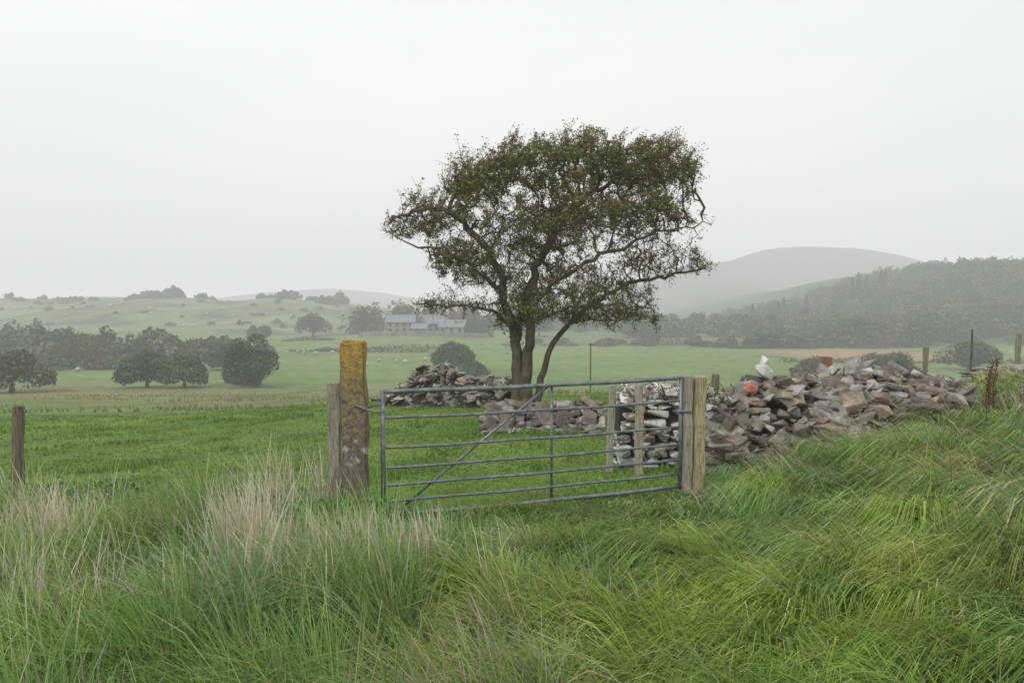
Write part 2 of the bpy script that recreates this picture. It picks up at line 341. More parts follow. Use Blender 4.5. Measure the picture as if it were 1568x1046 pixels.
for st,(r0,r1) in zip(stems,srad):
    pts=np.array([tp(*s) for s in st]); seg=np.linalg.norm(np.diff(pts,axis=0),axis=1); cum=np.r_[0,np.cumsum(seg)]
    m_=int(cum[-1]/D); s=np.linspace(0,cum[-1],m_); q=np.stack([np.interp(s,cum,pts[:,k]) for k in range(3)],1)
    for _ in range(3): q[1:-1]=.25*q[:-2]+.5*q[1:-1]+.25*q[2:]
    q[1:]+=R.normal(size=(m_-1,3))*.03*np.linspace(.3,1.5,m_-1)[:,None]
    for j in range(m_):
        P.append(q[j]); par.append(len(P)-2 if j else -1); minr.append(r0+(r1-r0)*(j/m_)**.7)
P=np.array(P); par=list(par); nch=[0]*len(P)
dm=np.linalg.norm(A[:,None]-P[None],axis=2); near=dm.argmin(1); dn=dm.min(1); alive=dn>.17
for it in range(110):
    act=alive&(dn<1.5)
    if act.sum()==0: break
    idx=near[act]; v=norm(A[act]-P[idx]); acc=np.zeros((len(P),3)); np.add.at(acc,idx,v)
    u=np.unique(idx); u=np.array([k for k in u if nch[k]<3])
    if len(u)==0: break
    dirs=norm(norm(acc[u])+R.normal(size=(len(u),3))*.55+g([.08,0,0])); new=P[u]+dirs*D
    dd=np.linalg.norm(new[:,None]-P[None],axis=2).min(1); keep=dd>.06
    for k in u[~keep]: nch[k]+=1
    u=u[keep]; new=new[keep]
    if len(new)==0: continue
    i0=len(P); P=np.vstack([P,new])
    for k in u: par.append(int(k)); nch[k]+=1; nch.append(0)
    dq=np.linalg.norm(A[:,None]-new[None],axis=2); j=dq.argmin(1); mnd=dq.min(1); better=mnd<dn
    near[better]=i0+j[better]; dn[better]=mnd[better]; alive&=dn>.15
n=len(P)
r=np.zeros(n); acc=np.zeros(n); ch=[[] for _ in range(n)]
for k in range(n-1,-1,-1):
    r[k]=max(.0068,(acc[k])**(1/2.25)) if acc[k]>0 else .0068
    if k<len(minr): r[k]=max(min(r[k],minr[k]*1.2),minr[k])
    if par[k]>=0: acc[par[k]]+=r[k]**2.25; ch[par[k]].append(k)
mb=MB(); bc=g([.12,.11,.085])
starts=[k for k in range(n) if par[k]<0]; thinA=[];thinB=[];ra=[];rb=[]
stack=list(starts)
while stack:
    k=stack.pop(); chain=[par[k],k] if par[k]>=0 else [k]
    cur=k
    while ch[cur]:
        c_=sorted(ch[cur],key=lambda q:-r[q]); stack+=c_[1:]; cur=c_[0]; chain.append(cur)
    rad=r[chain].copy()
    if par[k]>=0: rad[0]=rad[1]
    big=[q for q in range(len(chain)) if rad[q]>.016]
    nb=len(big)
    if nb>=2:
        pts=P[chain[:nb]]; rr_=rad[:nb]*1.0
        if par[k]<0 and rr_[0]>.08: rr_=rr_*(1+.5*np.exp(-np.arange(nb)*.7))
        tube(mb,pts,rr_,10 if rr_.max()>.05 else 5,bc,0)
    for q in range(max(nb-1,0),len(chain)-1):
        thinA.append(P[chain[q]]);thinB.append(P[chain[q+1]]);ra.append(rad[q]);rb.append(rad[q+1])
segs(mb,np.array(thinA),np.array(thinB),np.array(ra),np.array(rb),bc*.75)
for a in np.linspace(0,6.28,7)[:-1]:
    c0=tp(800,640); e=c0+np.array([math.cos(a)*.42,math.sin(a)*.4,0]); e[2]=H(e[0],e[1])-.06
    tube(mb,[c0+[0.1*math.cos(a),.1*math.sin(a),.25],(c0+e)/2+[0,0,.06],e],[.12,.08,.03],6,bc)
thin=np.where(r<.0128)[0]
def dens(p):
    X_=p[:,0]; Z_=p[:,2]-E
    dsy=np.where(Z_>1.5,1.25,.75); dsy=np.where((X_>1.1)&(Z_<1.6),.36,dsy); dsy=np.where(Z_<.3,.5,dsy); dsy=np.where((X_<-1.2)&(Z_<2.2)&(Z_>.5),.75,dsy)
    c=vn(p[:,0]+p[:,1]*.6,p[:,2]+p[:,1]*.4,.33,41)
    return dsy*(.18+1.15*sst(.32,.62,c))
k=np.repeat(thin,2); tw=norm(R.normal(size=(len(k),3))+g([.2,0,.45])); tl=(R.uniform(.08,.30,len(k))*np.where(R.random(len(k))<.07,1.8,1))[:,None]
top=thin[(P[thin,2]-E>1.9)]; top=R.choice(top,300); k=np.r_[k,top]; tw=np.vstack([tw,norm(g([[.55,0,.8]])+R.normal(size=(300,3))*.35)]); tl=np.vstack([tl,R.uniform(.25,.45,(300,1))])
tA=P[k]; tB=tA+tw*tl; segs(mb,tA,tB,np.full(len(k),.0048),np.full(len(k),.0025),bc*.75)
k2=thin[(P[thin,2]-E<1.7)]; k2=np.repeat(k2,3); tw2=norm(R.normal(size=(len(k2),3))); segs(mb,P[k2],P[k2]+tw2*R.uniform(.05,.22,len(k2))[:,None],np.full(len(k2),.004),np.full(len(k2),.0022),bc*.75)
LP=[]
for rep in range(22):
    t=R.random((len(k),1)); p=tA+(tB-tA)*t+R.normal(size=(len(k),3))*.034; sel=R.random(len(k))<dens(p)*.92; LP.append(p[sel])
LP=np.concatenate(LP); nl=len(LP); print('nodes',n,'leaves',nl)
f=R.random(nl); cl_=vn(LP[:,0]*1.3+LP[:,1],LP[:,2]*1.3,.5,42)
col=np.where((f<.45)[:,None],g([[.15,.19,.06]]),g([[.235,.275,.09]])); col=np.where((f>.84)[:,None],g([[.38,.39,.17]]),col)
bm=((cl_>.55)&(R.random(nl)<.4))|(R.random(nl)<.06); col=np.where(bm[:,None],g([[.29,.18,.09]]),col)*R.uniform(.6,1.35,(nl,1))
leaves(mb,LP,R.uniform(.033,.06,nl),col,1,nrm=np.tile([[0,0,1.]],(nl,1)),bias=.4)
q=R.normal(size=(2600,3))*g([.14,.2,.5])+tp(797,455); leaves(mb,q,R.uniform(.03,.055,len(q)),g([.15,.19,.06])*R.uniform(.6,1.4,(len(q),1)),1)
mb.build('hawthorn_tree',[M_bark,M_leaf])

# ------------------------------------------------------------------ stones
def stone_tpl(seed):
    rg=np.random.default_rng(seed); bm=bmesh.new()
    p=rg.uniform(-1,1,(16,3)); p=np.sign(p)*np.abs(p)**.45; p*=rg.uniform(.72,1,(16,1))
    for q in p: bm.verts.new(q*.5)
    bmesh.ops.convex_hull(bm,input=bm.verts[:])
    bmesh.ops.delete(bm,geom=[v for v in bm.verts if not v.link_faces],context='VERTS')
    bmesh.ops.bevel(bm,geom=bm.edges[:],offset=.035,segments=1,affect='EDGES')
    bmesh.ops.triangulate(bm,faces=bm.faces[:]); bm.verts.index_update()
    V=np.array([v.co[:] for v in bm.verts]); F=np.array([[v.index for v in f.verts] for f in bm.faces]); bm.free(); return V,F
TPL=[stone_tpl(s) for s in range(26)]
PAL=g([[.22,.215,.21],[.30,.285,.265],[.19,.155,.14],[.26,.215,.19],[.42,.40,.365],[.34,.31,.26],[.11,.105,.10],[.29,.29,.285],[.27,.245,.21],[.32,.25,.20]])
def stone(mb,c,dims,yaw,tx_=0,ty_=0,col=None,mat=0):
    V,F=TPL[R.integers(len(TPL))]; v=V*np.array(dims)
    c1,s1=math.cos(tx_),math.sin(tx_); v=np.stack([v[:,0],v[:,1]*c1-v[:,2]*s1,v[:,1]*s1+v[:,2]*c1],1)
    c1,s1=math.cos(ty_),math.sin(ty_); v=np.stack([v[:,0]*c1+v[:,2]*s1,v[:,1],-v[:,0]*s1+v[:,2]*c1],1)
    c1,s1=math.cos(yaw),math.sin(yaw); v=np.stack([v[:,0]*c1-v[:,1]*s1,v[:,0]*s1+v[:,1]*c1,v[:,2]],1)
    if col is None: col=PAL[R.integers(len(PAL))]*R.uniform(.65,1.2)
    mb.add(v+np.array(c),F,np.asarray(col),mat)
def rubble(mb,path,hs,ws,n,smin=.12,smax=.42,flat=.44,tilt=.36,pw=1.5):
    path=g(path,dtype=float); seg=np.linalg.norm(np.diff(path,axis=0),axis=1); cum=np.r_[0,np.cumsum(seg)]; Lt=cum[-1]
    def surf(s,t):
        x=np.interp(s,cum,path[:,0]); y=np.interp(s,cum,path[:,1]); dx=np.interp(s+.1,cum,path[:,0])-np.interp(s-.1,cum,path[:,0]); dy=np.interp(s+.1,cum,path[:,1])-np.interp(s-.1,cum,path[:,1])
        l=np.hypot(dx,dy)+1e-6; w=np.interp(s,cum,ws); x=x+dy/l*w*t; y=y-dx/l*w*t
        h=np.interp(s,cum,hs)*(1-np.abs(t)**pw)*(.78+.44*vn(s,t,.45,51)); return x,y,H(x,y)+h,h
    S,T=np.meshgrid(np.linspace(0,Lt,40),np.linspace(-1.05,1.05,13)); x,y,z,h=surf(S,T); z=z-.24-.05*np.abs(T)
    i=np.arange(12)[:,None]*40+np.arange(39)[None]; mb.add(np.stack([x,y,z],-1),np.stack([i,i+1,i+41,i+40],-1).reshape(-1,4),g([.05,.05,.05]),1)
    for k in range(n):
        s=R.uniform(0,Lt); t=R.uniform(-1,1); x,y,z,h=surf(s,t); a=smin+(smax-smin)*R.random()**2.1
        dims=(a*R.uniform(.9,1.45),a*R.uniform(.6,1),a*flat*R.uniform(.4,1.4))
        stone(mb,(x,y,z-R.uniform(0,.2)),dims,R.uniform(0,6.28),R.normal()*tilt+.25*t,R.normal()*tilt)
mb=MB()
rubble(mb,[(2.2,8.85),(3.2,9.1),(4.2,9.5),(5.4,10.0),(6.4,10.6),(7.2,11.2)],[.82,.96,.88,.80,.55,.2],[.85,1.15,1.15,1.05,.85,.6],2300,.10,.46)
for k in range(110):
    s=R.random(); x=2.4+4.0*s; y=8.1+1.5*s+R.normal()*.12; stone(mb,(x,y,H(x,y)+R.uniform(.05,.35)),(R.uniform(.25,.5),R.uniform(.2,.35),R.uniform(.08,.2)),R.uniform(-.5,.5),R.normal()*.25,R.normal()*.25)
for k in range(60):
    s=R.random(); x=7.2+3.5*s; y=11.3+1.9*s+R.normal()*.25; stone(mb,(x,y,H(x,y)+R.uniform(.10,.30)),(R.uniform(.25,.6),R.uniform(.2,.4),R.uniform(.06,.14)),R.uniform(-.6,.6),R.normal()*.12,R.normal()*.12)
stone(mb,(3.36,9.05,H(3.36,9.05)+1.05),(.32,.18,.20),.4,.2,.5,col=(.66,.65,.62),mat=2); stone(mb,(3.33,9.03,H(3.36,9.05)+1.17),(.16,.13,.20),.9,.5,.6,col=(.74,.73,.71),mat=2); stone(mb,(3.06,8.70,H(3.06,8.7)+.90),(.18,.14,.16),.4,.3,.3,col=(.48,.18,.11))
for (x,y,h_) in [(2.7,8.5,.85),(4.4,9.0,.85),(4.9,9.4,.9),(5.9,9.9,.75)]: stone(mb,(x,y,H(x,y)+h_*.95),(.16,.12,.09),R.uniform(0,3),.3,.3,col=(.6,.59,.56))
mb.build('rubble_stone_wall',[M_stone,M_core,M_lime])
mb=MB(); z0=H(1.7,8.8)-.05
for row in range(11):
    z=float(z0)+.05+row*.098; x=1.28+R.uniform(-.06,.03)+.015*row
    while x<2.45:
        w=R.uniform(.10,.36)
        for dy in (0,.28,.55): stone(mb,(x+w/2,8.62+dy+R.normal()*.025,z+R.normal()*.012),(w*1.1,.32,.115*R.uniform(.8,1.2)),R.normal()*.06,R.normal()*.07,R.normal()*.07,col=PAL[R.integers(len(PAL))]*.85,mat=2)
        x+=w
box(mb,(1.87,8.9,float(z0)+.42),(1.0,.5,.82),(.05,.05,.05),1)
mb.build('coursed_stone_wall',[M_stone,M_core,M_lime])
mb=MB(); rubble(mb,[(0.1,17.4),(-.9,18.4),(-1.7,19.2),(-2.5,20.0),(-3.3,20.8),(-3.95,21.6)],[.7,.8,1.1,1.15,.6,.12],[.5,.5,.5,.55,.6,.5],900,.12,.42,pw=3.0,tilt=.22,flat=.38)
mb.build('ruined_stone_wall',[M_stone,M_core])
mb=MB(); rubble(mb,[(-.55,13.4),(.1,13.35),(.8,13.5),(1.5,13.6),(1.95,13.7)],[.35,.55,.45,.55,.3],[.6,.65,.6,.6,.5],280,.13,.5)
for (x,y,h_,a,b) in [(-.42,13.0,.66,.25,.35),(.62,12.9,.62,.1,-.45),(.95,12.95,.5,.15,.5),(-.1,12.8,.4,.3,.1),(1.5,13.1,.45,.2,.2)]:
    stone(mb,(x,y,H(x,y)+h_*.42),(.34,.12,h_),R.uniform(-.4,.4),-a,b,col=g([.22,.185,.175])*R.uniform(.8,1.2))
for k in range(34):
    x=R.uniform(-.5,1.7); y=12.6+R.uniform(-.5,.5); stone(mb,(x,y,H(x,y)+.03),(R.uniform(.2,.5),R.uniform(.15,.3),.09),R.uniform(0,6),R.normal()*.12,R.normal()*.12)
mb.build('fallen_stone_heap',[M_stone,M_core])

# ------------------------------------------------------------------ posts, gate, fence
def post(name,x,y,top,w,d,col,rot=0,tilt=(0,0),mat=None,rnd=False,bev=.008,rough=1):
    zb=float(H(x,y))-.25; h=top-zb; me=bpy.data.meshes.new(name); bm=bmesh.new()
    if rnd: bmesh.ops.create_cone(bm,cap_ends=True,segments=12,radius1=w/2,radius2=w/2*.93,depth=h)
    else:
        bmesh.ops.create_cube(bm,size=1); bmesh.ops.scale(bm,vec=(w,d,h),verts=bm.verts)
    vert=[e for e in bm.edges if abs(e.verts[0].co.z-e.verts[1].co.z)>h*.5]
    bmesh.ops.subdivide_edges(bm,edges=vert,cuts=22)
    bmesh.ops.bevel(bm,geom=[e for e in bm.edges if abs(e.calc_face_angle(0))>.6],offset=bev,segments=2,affect='EDGES')
    for v in bm.verts:
        z=v.co.z+h/2; f=(.004+.03*w)*rough
        v.co.x+=f*(math.sin(z*7+x*5)+.6*math.sin(z*17+v.co.y*30))*.7; v.co.y+=f*math.sin(z*9+v.co.x*20+y)*.7
        if v.co.z>h*.45: v.co.z+=.08*w*math.sin(v.co.x*60+x)*rough
        v.co.x+=tilt[0]*z; v.co.y+=tilt[1]*z; v.co.z+=h/2-.25
    bm.to_mesh(me); bm.free()
    ca=me.color_attributes.new('Col','FLOAT_COLOR','POINT')
    ca.data.foreach_set('color',np.tile(np.array([*col,1],np.float32),len(me.vertices)))
    me.materials.append(mat or M_wood); ob=bpy.data.objects.new(name,me); scene.collection.objects.link(ob)
    ob.location=(x,y,zb+.25); ob.rotation_euler[2]=rot; return ob
post('slate_gate_post',-1.385,6.02,E-.34,.215,.16,(.1,.1,.1),rot=.08,tilt=(-.008,0),mat=M_lpost,bev=.016,rough=1.2)
wg=(.36,.33,.27)
post('wooden_fence_post',-1.585,6.12,E-.75,.105,.11,wg,.1,(-.015,0),rough=1.5); post('wooden_gate_post',1.825,7.08,E-.775,.10,.12,wg,.15,(.0,0),rough=1.4); post('wooden_gate_post',1.945,7.10,E-.785,.12,.12,(.44,.36,.22),.1,(.01,0),rough=1.6)
post('wooden_fence_post',-5.3,7.2,E-1.12,.12,.11,(.20,.16,.12),.2,(.03,0),rnd=True)
post('wooden_fence_post',-8.8,8.1,E-1.3,.11,.11,(.20,.16,.12),.2,(-.02,0),rnd=True)
post('wooden_fence_post',1.19,8.3,E-1.03,.075,.07,(.38,.36,.30),.2,(.03,0)); post('wooden_fence_post',1.52,8.05,E-.99,.085,.08,(.42,.38,.30),.1,(-.01,0))
post('wooden_fence_post',7.9,13.0,E-.89,.075,.08,(.27,.24,.18),.2,(0,0)); post('wooden_fence_post',9.65,13.0,E-.64,.07,.08,(.27,.25,.19),.2,(.02,0))
post('wooden_fence_post',5.3,11.5,E-.96,.14,.12,(.30,.17,.09),.3,(.02,0)); post('wooden_fence_post',9.45,14.0,E-.60,.035,.035,(.14,.12,.10),.2,(0,0)); post('wooden_fence_post',3.45,11.5,E-1.25,.10,.1,(.25,.2,.14),.2)
post('wooden_fence_post',-2.0,19.0,E-1.75,.10,.08,(.3,.29,.26),.2,(.05,0))
ge=bpy.data.objects.new('metal_field_gate',None); scene.collection.objects.link(ge)
GL=g([-1.17,6.12,E-1.965]); GR=g([1.755,7.05,E-1.945]); Ht=1.14
def gp(u,f): return GL+(GR-GL)*u+g([0,0,Ht*(1-f)])
def part(name,pts,rad,sides=10):
    mb=MB(); tube(mb,pts,rad,sides,(.3,.3,.3)); return mb.build(name,[M_steel],smooth=True,parent=ge)
for k,f in enumerate([0,.21,.45,.61,.75,.88,1.0]):
    pts=[gp(u,f)+g([0,0,-.012*math.sin(u*3.14)+.003*math.sin(u*14+k)]) for u in np.linspace(0,1,14)]
    part('rail_%d'%(k+1),pts,.0205 if k in (0,6) else .0135)
part('hinge_stile',[gp(0,-.01),gp(0,.5),gp(0,1.02)],.0215); part('latch_stile',[gp(1,-.01),gp(1,.5),gp(1,1.02)],.0215)
off=g([-.006,.026,0])
part('middle_upright',[gp(.535,0)+off,gp(.535,.5)+off,gp(.535,1)+off],.013); part('diagonal_brace',[gp(.03,1)+off*1.3,gp(.28,.5)+off*1.3,gp(.535,.0)+off*1.3],.013)
part('hinge_top',[gp(0,.06),gp(0,.06)+g([-.1,-.02,0])],.013); part('hinge_bottom',[gp(0,.93),gp(0,.93)+g([-.1,-.02,0])],.013)
part('latch',[gp(1,.3)+g([-.06,-.03,.0]),gp(1,.3)+g([.1,-.05,0])],.012)
a=np.linspace(0,6.28,18); cx=g([-1.27,6.0,E-.95])
part('chain',[cx+g([.14*math.cos(t),.07*math.sin(t)-.02,.03*math.sin(2*t)]) for t in a],.008,6)
mb=MB()
pA=g([-1.62,6.1]); pB=g([-5.3,7.2]); pC=g([-8.8,8.1]); pD=g([-14,9.5])
def wz(q,h): return g([q[0],q[1],float(H(q[0],q[1]))+h])
for h in (.12,.28,.44,.60,.78,1.05,1.12):
    for a_,b_ in ((pA,pB),(pB,pC),(pC,pD)):
        u=np.linspace(0,1,14)[:,None]; A_=wz(a_,h*(1.13 if a_ is pA else 1)); B_=wz(b_,h); pts=A_+(B_-A_)*u; pts[:,2]-=.03*np.sin(u[:,0]*3.14)*(1 if h>.9 else .5); tube(mb,pts,.0028,4,(.3,.3,.3))
for a_,b_ in ((pA,pB),(pB,pC),(pC,pD)):
    for u in np.arange(.04,1,.055):
        q=a_+(b_-a_)*u; f=1+.13*(1-u) if a_ is pA else 1; tube(mb,[wz(q,.08),wz(q,.77*f)],.0012,3,(.3,.3,.3))
mb.build('wire_stock_fence',[M_wire])
mb=MB(); tube(mb,[[1.9,7.1,E-.95],[3.5,9.9,E-.8],[5.3,11.5,E-1.0],[7.9,13,E-.95],[9.65,13,E-.75]],.002,4,(.3,.3,.3)); mb.build('fence_wire',[M_wire])
mb=MB()
for (x,y) in [(6.35,9.0),(6.55,9.2),(5.9,8.4)]:
    z=float(H(x,y)); tube(mb,[[x,y,z],[x-.03,y,z+.4],[x+.02,y,z+.78]],[.008,.006,.003],5,(.12,.07,.05))
    k=260; q=np.stack([x+R.normal(size=k)*.025,y+R.normal(size=k)*.025,z+R.uniform(.3,.8,k)],1); leaves(mb,q,R.uniform(.012,.03,k),g([.13,.06,.035])*R.uniform(.6,1.4,(k,1)))
mb.build('dock_plant',[M_leaf])
mb=MB()
for k in range(22):
    x=2.15+R.normal()*.3; y=8.6+R.normal()*.2; z=float(H(x,y))+.75; d=g([R.uniform(-1.2,.6),R.uniform(-.3,.3),0]); L_=R.uniform(.3,.75)
    tube(mb,[g([x,y,z])+d*t*L_+g([0,0,.5*L_*math.sin(t*2.6)])+R.normal(size=3)*.012 for t in np.linspace(0,1,7)],np.linspace(.006,.002,7),4,(.12,.07,.05))
    q=g([x,y,z])+d*R.random((26,1))*L_+g([0,0,.3*L_])+R.normal(size=(26,3))*.06; leaves(mb,q,R.uniform(.02,.05,26),g([.11,.15,.06])*R.uniform(.6,1.4,(26,1)),1)
mb.build('bramble_bush',[M_bark,M_leaf])

# ------------------------------------------------------------------ distant trees
OG=g([[.075,.108,.038],[.09,.125,.04],[.065,.095,.035],[.115,.125,.05],[.12,.105,.05],[.08,.112,.045]])
def crown(rg,W,Hc,n,leaf,col,lum=16):
    q=norm(rg.normal(size=(lum,3))); q[:,2]=np.abs(q[:,2])*1.0-.05; q=q*rg.uniform(.4,.74,(lum,1))
    rad=rg.uniform(.24,.40,lum); li=rg.integers(0,lum,n); dv=norm(rg.normal(size=(n,3))+q[li]*.8)
    p=q[li]+dv*(rad[li]*rg.uniform(.7,1.1,n))[:,None]
    p=p*g([W/2,W/2,Hc*.93]); lb=rg.uniform(.7,1.3,lum)
    return p,dv,col*(lb[li]*rg.uniform(.75,1.25,n))[:,None]
def big_tree(name,x,y,h,w,col,n=5200,leaf=.34,trunk=.24,seed=0):
    rg=np.random.default_rng(seed+5); mb=MB(); z=float(H(x,y)); base=g([x,y,z])
    p,dv,c=crown(rg,w,h*(1-trunk)*.92,n,leaf,g(col),22); p[:,2]=np.maximum(p[:,2],-.12*h+rg.normal(size=n)*.03*h)+h*trunk*1.35
    leaves(mb,p+base,rg.uniform(.6,1.3,n)*leaf,c,1,nrm=dv,bias=.9,aspect=.8,rng=rg)
    tr=w*.03; tube(mb,[base-[0,0,.3],base+[.1,0,h*trunk*.6],base+[0,0,h*trunk*1.2],base+[0,0,h*.6]],[tr*1.5,tr,tr*.9,tr*.4],7,(.08,.07,.055))
    for a in rg.uniform(0,6.28,9):
        e=base+g([math.cos(a)*w*.33,math.sin(a)*w*.33,h*rg.uniform(.45,.75)]); s=base+[0,0,h*trunk*rg.uniform(.9,1.3)]; tube(mb,[s,(s+e)/2+[0,0,-.02*h],e],[tr*.5,tr*.33,tr*.12],5,(.08,.07,.055))
    return mb.build(name,[M_bark,M_far])
T=[('oak_tree',-49.5,92,5.4,7.8),('oak_tree',-44,91,4.9,6.8),('oak_tree',-34.6,92,7.8,8.8),('oak_tree',-59,80,5.8,9),('oak_tree',-73,250,9.5,15),('oak_tree',-10,118,6.2,10),
   ('oak_tree',-87,236,6.5,9),('oak_tree',-58,268,9.5,13),('hawthorn_bush',-40.0,99,3.2,6),('hawthorn_bush',-37.5,97,2.6,5),('hawthorn_bush',50,112,3.8,8.5),('hawthorn_bush',62,112,5.0,11),('oak_tree',86,128,6.5,11),('hawthorn_bush',72,130,3.6,9),('oak_tree',-54,128,5.0,8),('oak_tree',-88,140,8.0,12),('oak_tree',-28,262,8,11),('oak_tree',10,255,8,12),('oak_tree',44,248,8,13),('hawthorn_bush',-7,112,3.6,7)]
for k,(nm,x,y,h,w) in enumerate(T):
    big_tree(nm,x,y,h,w,OG[k%6]*(1.0),seed=k,trunk=.21 if nm[0]=='o' else .04,leaf=.34 if y<150 else .7,n=5600 if y<150 else 2400)
TT=[]
for s in range(8):
    rg=np.random.default_rng(s+100); p,dv,c=crown(rg,1,.85,520,.1,np.ones(3),14); p[:,2]+=.14; TT.append((p,dv,c))
def wood(name,pts,hh,ww,leaf=.1,nl=420,tint=None):
    mb=MB()
    for (x,y),h,w in zip(pts,hh,ww):
        p,dv,c=TT[R.integers(8)]; a=R.uniform(0,6.28); ca,sa=math.cos(a),math.sin(a); p=p[:nl];dv=dv[:nl];c=c[:nl]
        q=np.stack([(p[:,0]*ca-p[:,1]*sa)*w,(p[:,0]*sa+p[:,1]*ca)*w,p[:,2]*h],1)+g([x,y,float(H(x,y))]); d2=np.stack([dv[:,0]*ca-dv[:,1]*sa,dv[:,0]*sa+dv[:,1]*ca,dv[:,2]],1)
        cc=OG[R.integers(6)] if tint is None else tint[R.integers(len(tint))]; leaves(mb,q,R.uniform(.7,1.3,len(q))*leaf*w,c*cc*R.uniform(.75,1.25),1,nrm=d2,bias=1.6,aspect=.85)
        z=float(H(x,y)); tube(mb,[[x,y,z-.3],[x,y,z+h*.5]],[w*.035,w*.02],5,(.07,.06,.05))
    return mb.build(name,[M_bark,M_far])
pts=[];hh=[];ww=[]
for k in range(46):
    x=R.uniform(-128,-66); y=146+(x+66)*-.05+R.uniform(0,16); pts.append((x,y)); hh.append(R.uniform(4.5,9.5)*(1 if x<-80 else .75)); ww.append(R.uniform(7,13))
for k in range(16): pts.append((R.uniform(-190,-125),R.uniform(170,205))); hh.append(R.uniform(8,11)); ww.append(R.uniform(8,12))
for k in range(9): pts.append((R.uniform(-72,-56),R.uniform(160,172))); hh.append(R.uniform(3,5)); ww.append(R.uniform(4,7))
for k in range(14): pts.append((R.uniform(-125,-60),R.uniform(126,140))); hh.append(R.uniform(1.5,3.5)); ww.append(R.uniform(4,8))
wood('tree_line',pts,hh,ww,.095,nl=520)
pts=[];hh=[];ww=[]
for (x,k,s,h) in [(-272,5,7,4),(-235,3,6,5),(-222,5,6,9),(-212,4,7,6),(-190,3,4,4),(-150,5,8,5),(-138,4,6,5.5),(-112,4,5,7.5),(-300,4,10,4)]:
    for j in range(k): pts.append((x+R.normal()*s,432+R.normal()*6)); hh.append(h*R.uniform(.7,1.15)); ww.append(h*R.uniform(1.3,2.2))
for k in range(60): pts.append((R.uniform(-330,-70),R.uniform(290,420))); hh.append(R.uniform(1,2.6)); ww.append(R.uniform(2,6))
wood('hilltop_bushes',pts,hh,ww,.15,nl=260)
pts=[];hh=[];ww=[]
for k in range(22): pts.append((R.uniform(-62,-12),R.uniform(262,285))); hh.append(R.uniform(10,15)); ww.append(R.uniform(9,13))
for k in range(50): pts.append((R.uniform(-20,60),R.uniform(285,340))); hh.append(R.uniform(6,12)); ww.append(R.uniform(8,14))
for k in range(70): pts.append((R.uniform(45,125),R.uniform(250,320))); hh.append(R.uniform(5,10)); ww.append(R.uniform(8,15))
for k in range(10): pts.append((R.uniform(-24,-8),R.uniform(236,246))); hh.append(R.uniform(4,7)); ww.append(R.uniform(5,8))
for k in range(26): pts.append((R.uniform(55,120),R.uniform(198,215))); hh.append(R.uniform(2,6)); ww.append(R.uniform(5,10))
for k in range(14): pts.append((R.uniform(0,60),R.uniform(206,222))); hh.append(R.uniform(1.2,3.5)); ww.append(R.uniform(4,8))
wood('valley_woodland',pts,hh,ww,.095,nl=420)
pts=[];hh=[];ww=[]
for k in range(1050):
    x=R.uniform(88,400); y=R.uniform(200,400)
    if x<100+(y-205)*.25*R.random(): continue
    if x/y>.95: continue
    pts.append((x,y)); hh.append(R.uniform(5.5,10.5)); ww.append(R.uniform(7,15))
HT=g([[.062,.10,.028],[.08,.122,.032],[.045,.075,.022],[.11,.13,.038],[.105,.095,.036],[.06,.092,.028]])
wood('hillside_woodland',pts,hh,ww,.09,nl=380,tint=HT)
mb=MB()
for (x,y,h) in [(168,338,13),(172,340,15),(177,342,12),(182,338,14),(188,345,12),(142,330,11),(128,322,12),(124,318,11),(112,318,11)]:
    n_=260; t=R.random(n_)**.7; a=R.uniform(0,6.28,n_); rr=(1-t)*h*.2*R.uniform(.5,1.1,n_)+.1; z=float(H(x,y)); q=np.stack([x+rr*np.cos(a),y+rr*np.sin(a),z+h*(.12+.88*t)],1)
    leaves(mb,q,R.uniform(.7,1.3,n_),g([.05,.075,.04])*R.uniform(.7,1.3,(n_,1)),1); tube(mb,[[x,y,z-.3],[x,y,z+h*.95]],[.3,.05],5,(.07,.06,.05))
mb.build('conifer_trees',[M_bark,M_far])
mb=MB()
def hedge(x0,y0,x1,y1,h,n_):
    u=R.random(n_); x=x0+(x1-x0)*u+R.normal(size=n_)*.9; y=y0+(y1-y0)*u+R.normal(size=n_)*.9; v_=vn(x,y,6,61); ok=v_>.3; x,y,v_=x[ok],y[ok],v_[ok]; n_=len(x); hm=h*(.1+2.2*(v_-.3)); z=H(x,y)+R.random(n_)*hm
    leaves(mb,np.stack([x,y,z],1),R.uniform(.35,.8,n_),OG[R.integers(0,6,n_)]*R.uniform(.7,1.2,(n_,1)),nrm=np.tile([[0,0,1.]],(n_,1)),bias=.6)
hedge(-10,205,70,214,1.8,2600); hedge(62,196,118,200,2.2,2600); hedge(-110,228,-52,224,1.6,2200); hedge(60,150,120,146,1.2,1800); hedge(-60,186,-20,180,1.3,1500)
mb.build('hedgerow',[M_far])
mb=MB(); n_=9000; y=R.uniform(27,88,n_); x=R.uniform(-1,1,n_)*y*.95; ok=(vn(x,y,6,62)>.5)&(x<5); x,y=x[ok],y[ok]; k=len(x)
blades(mb,x,y,R.uniform(.12,.32,k),np.full(k,.09),R.uniform(0,6.28,k),R.uniform(.1,.6,k),np.where((R.random(k)<.35)[:,None],g([[.30,.26,.13]]),g([[.17,.22,.08]])),segn=2,rootc=.8)
mb.build('rush_tufts',[M_grass])

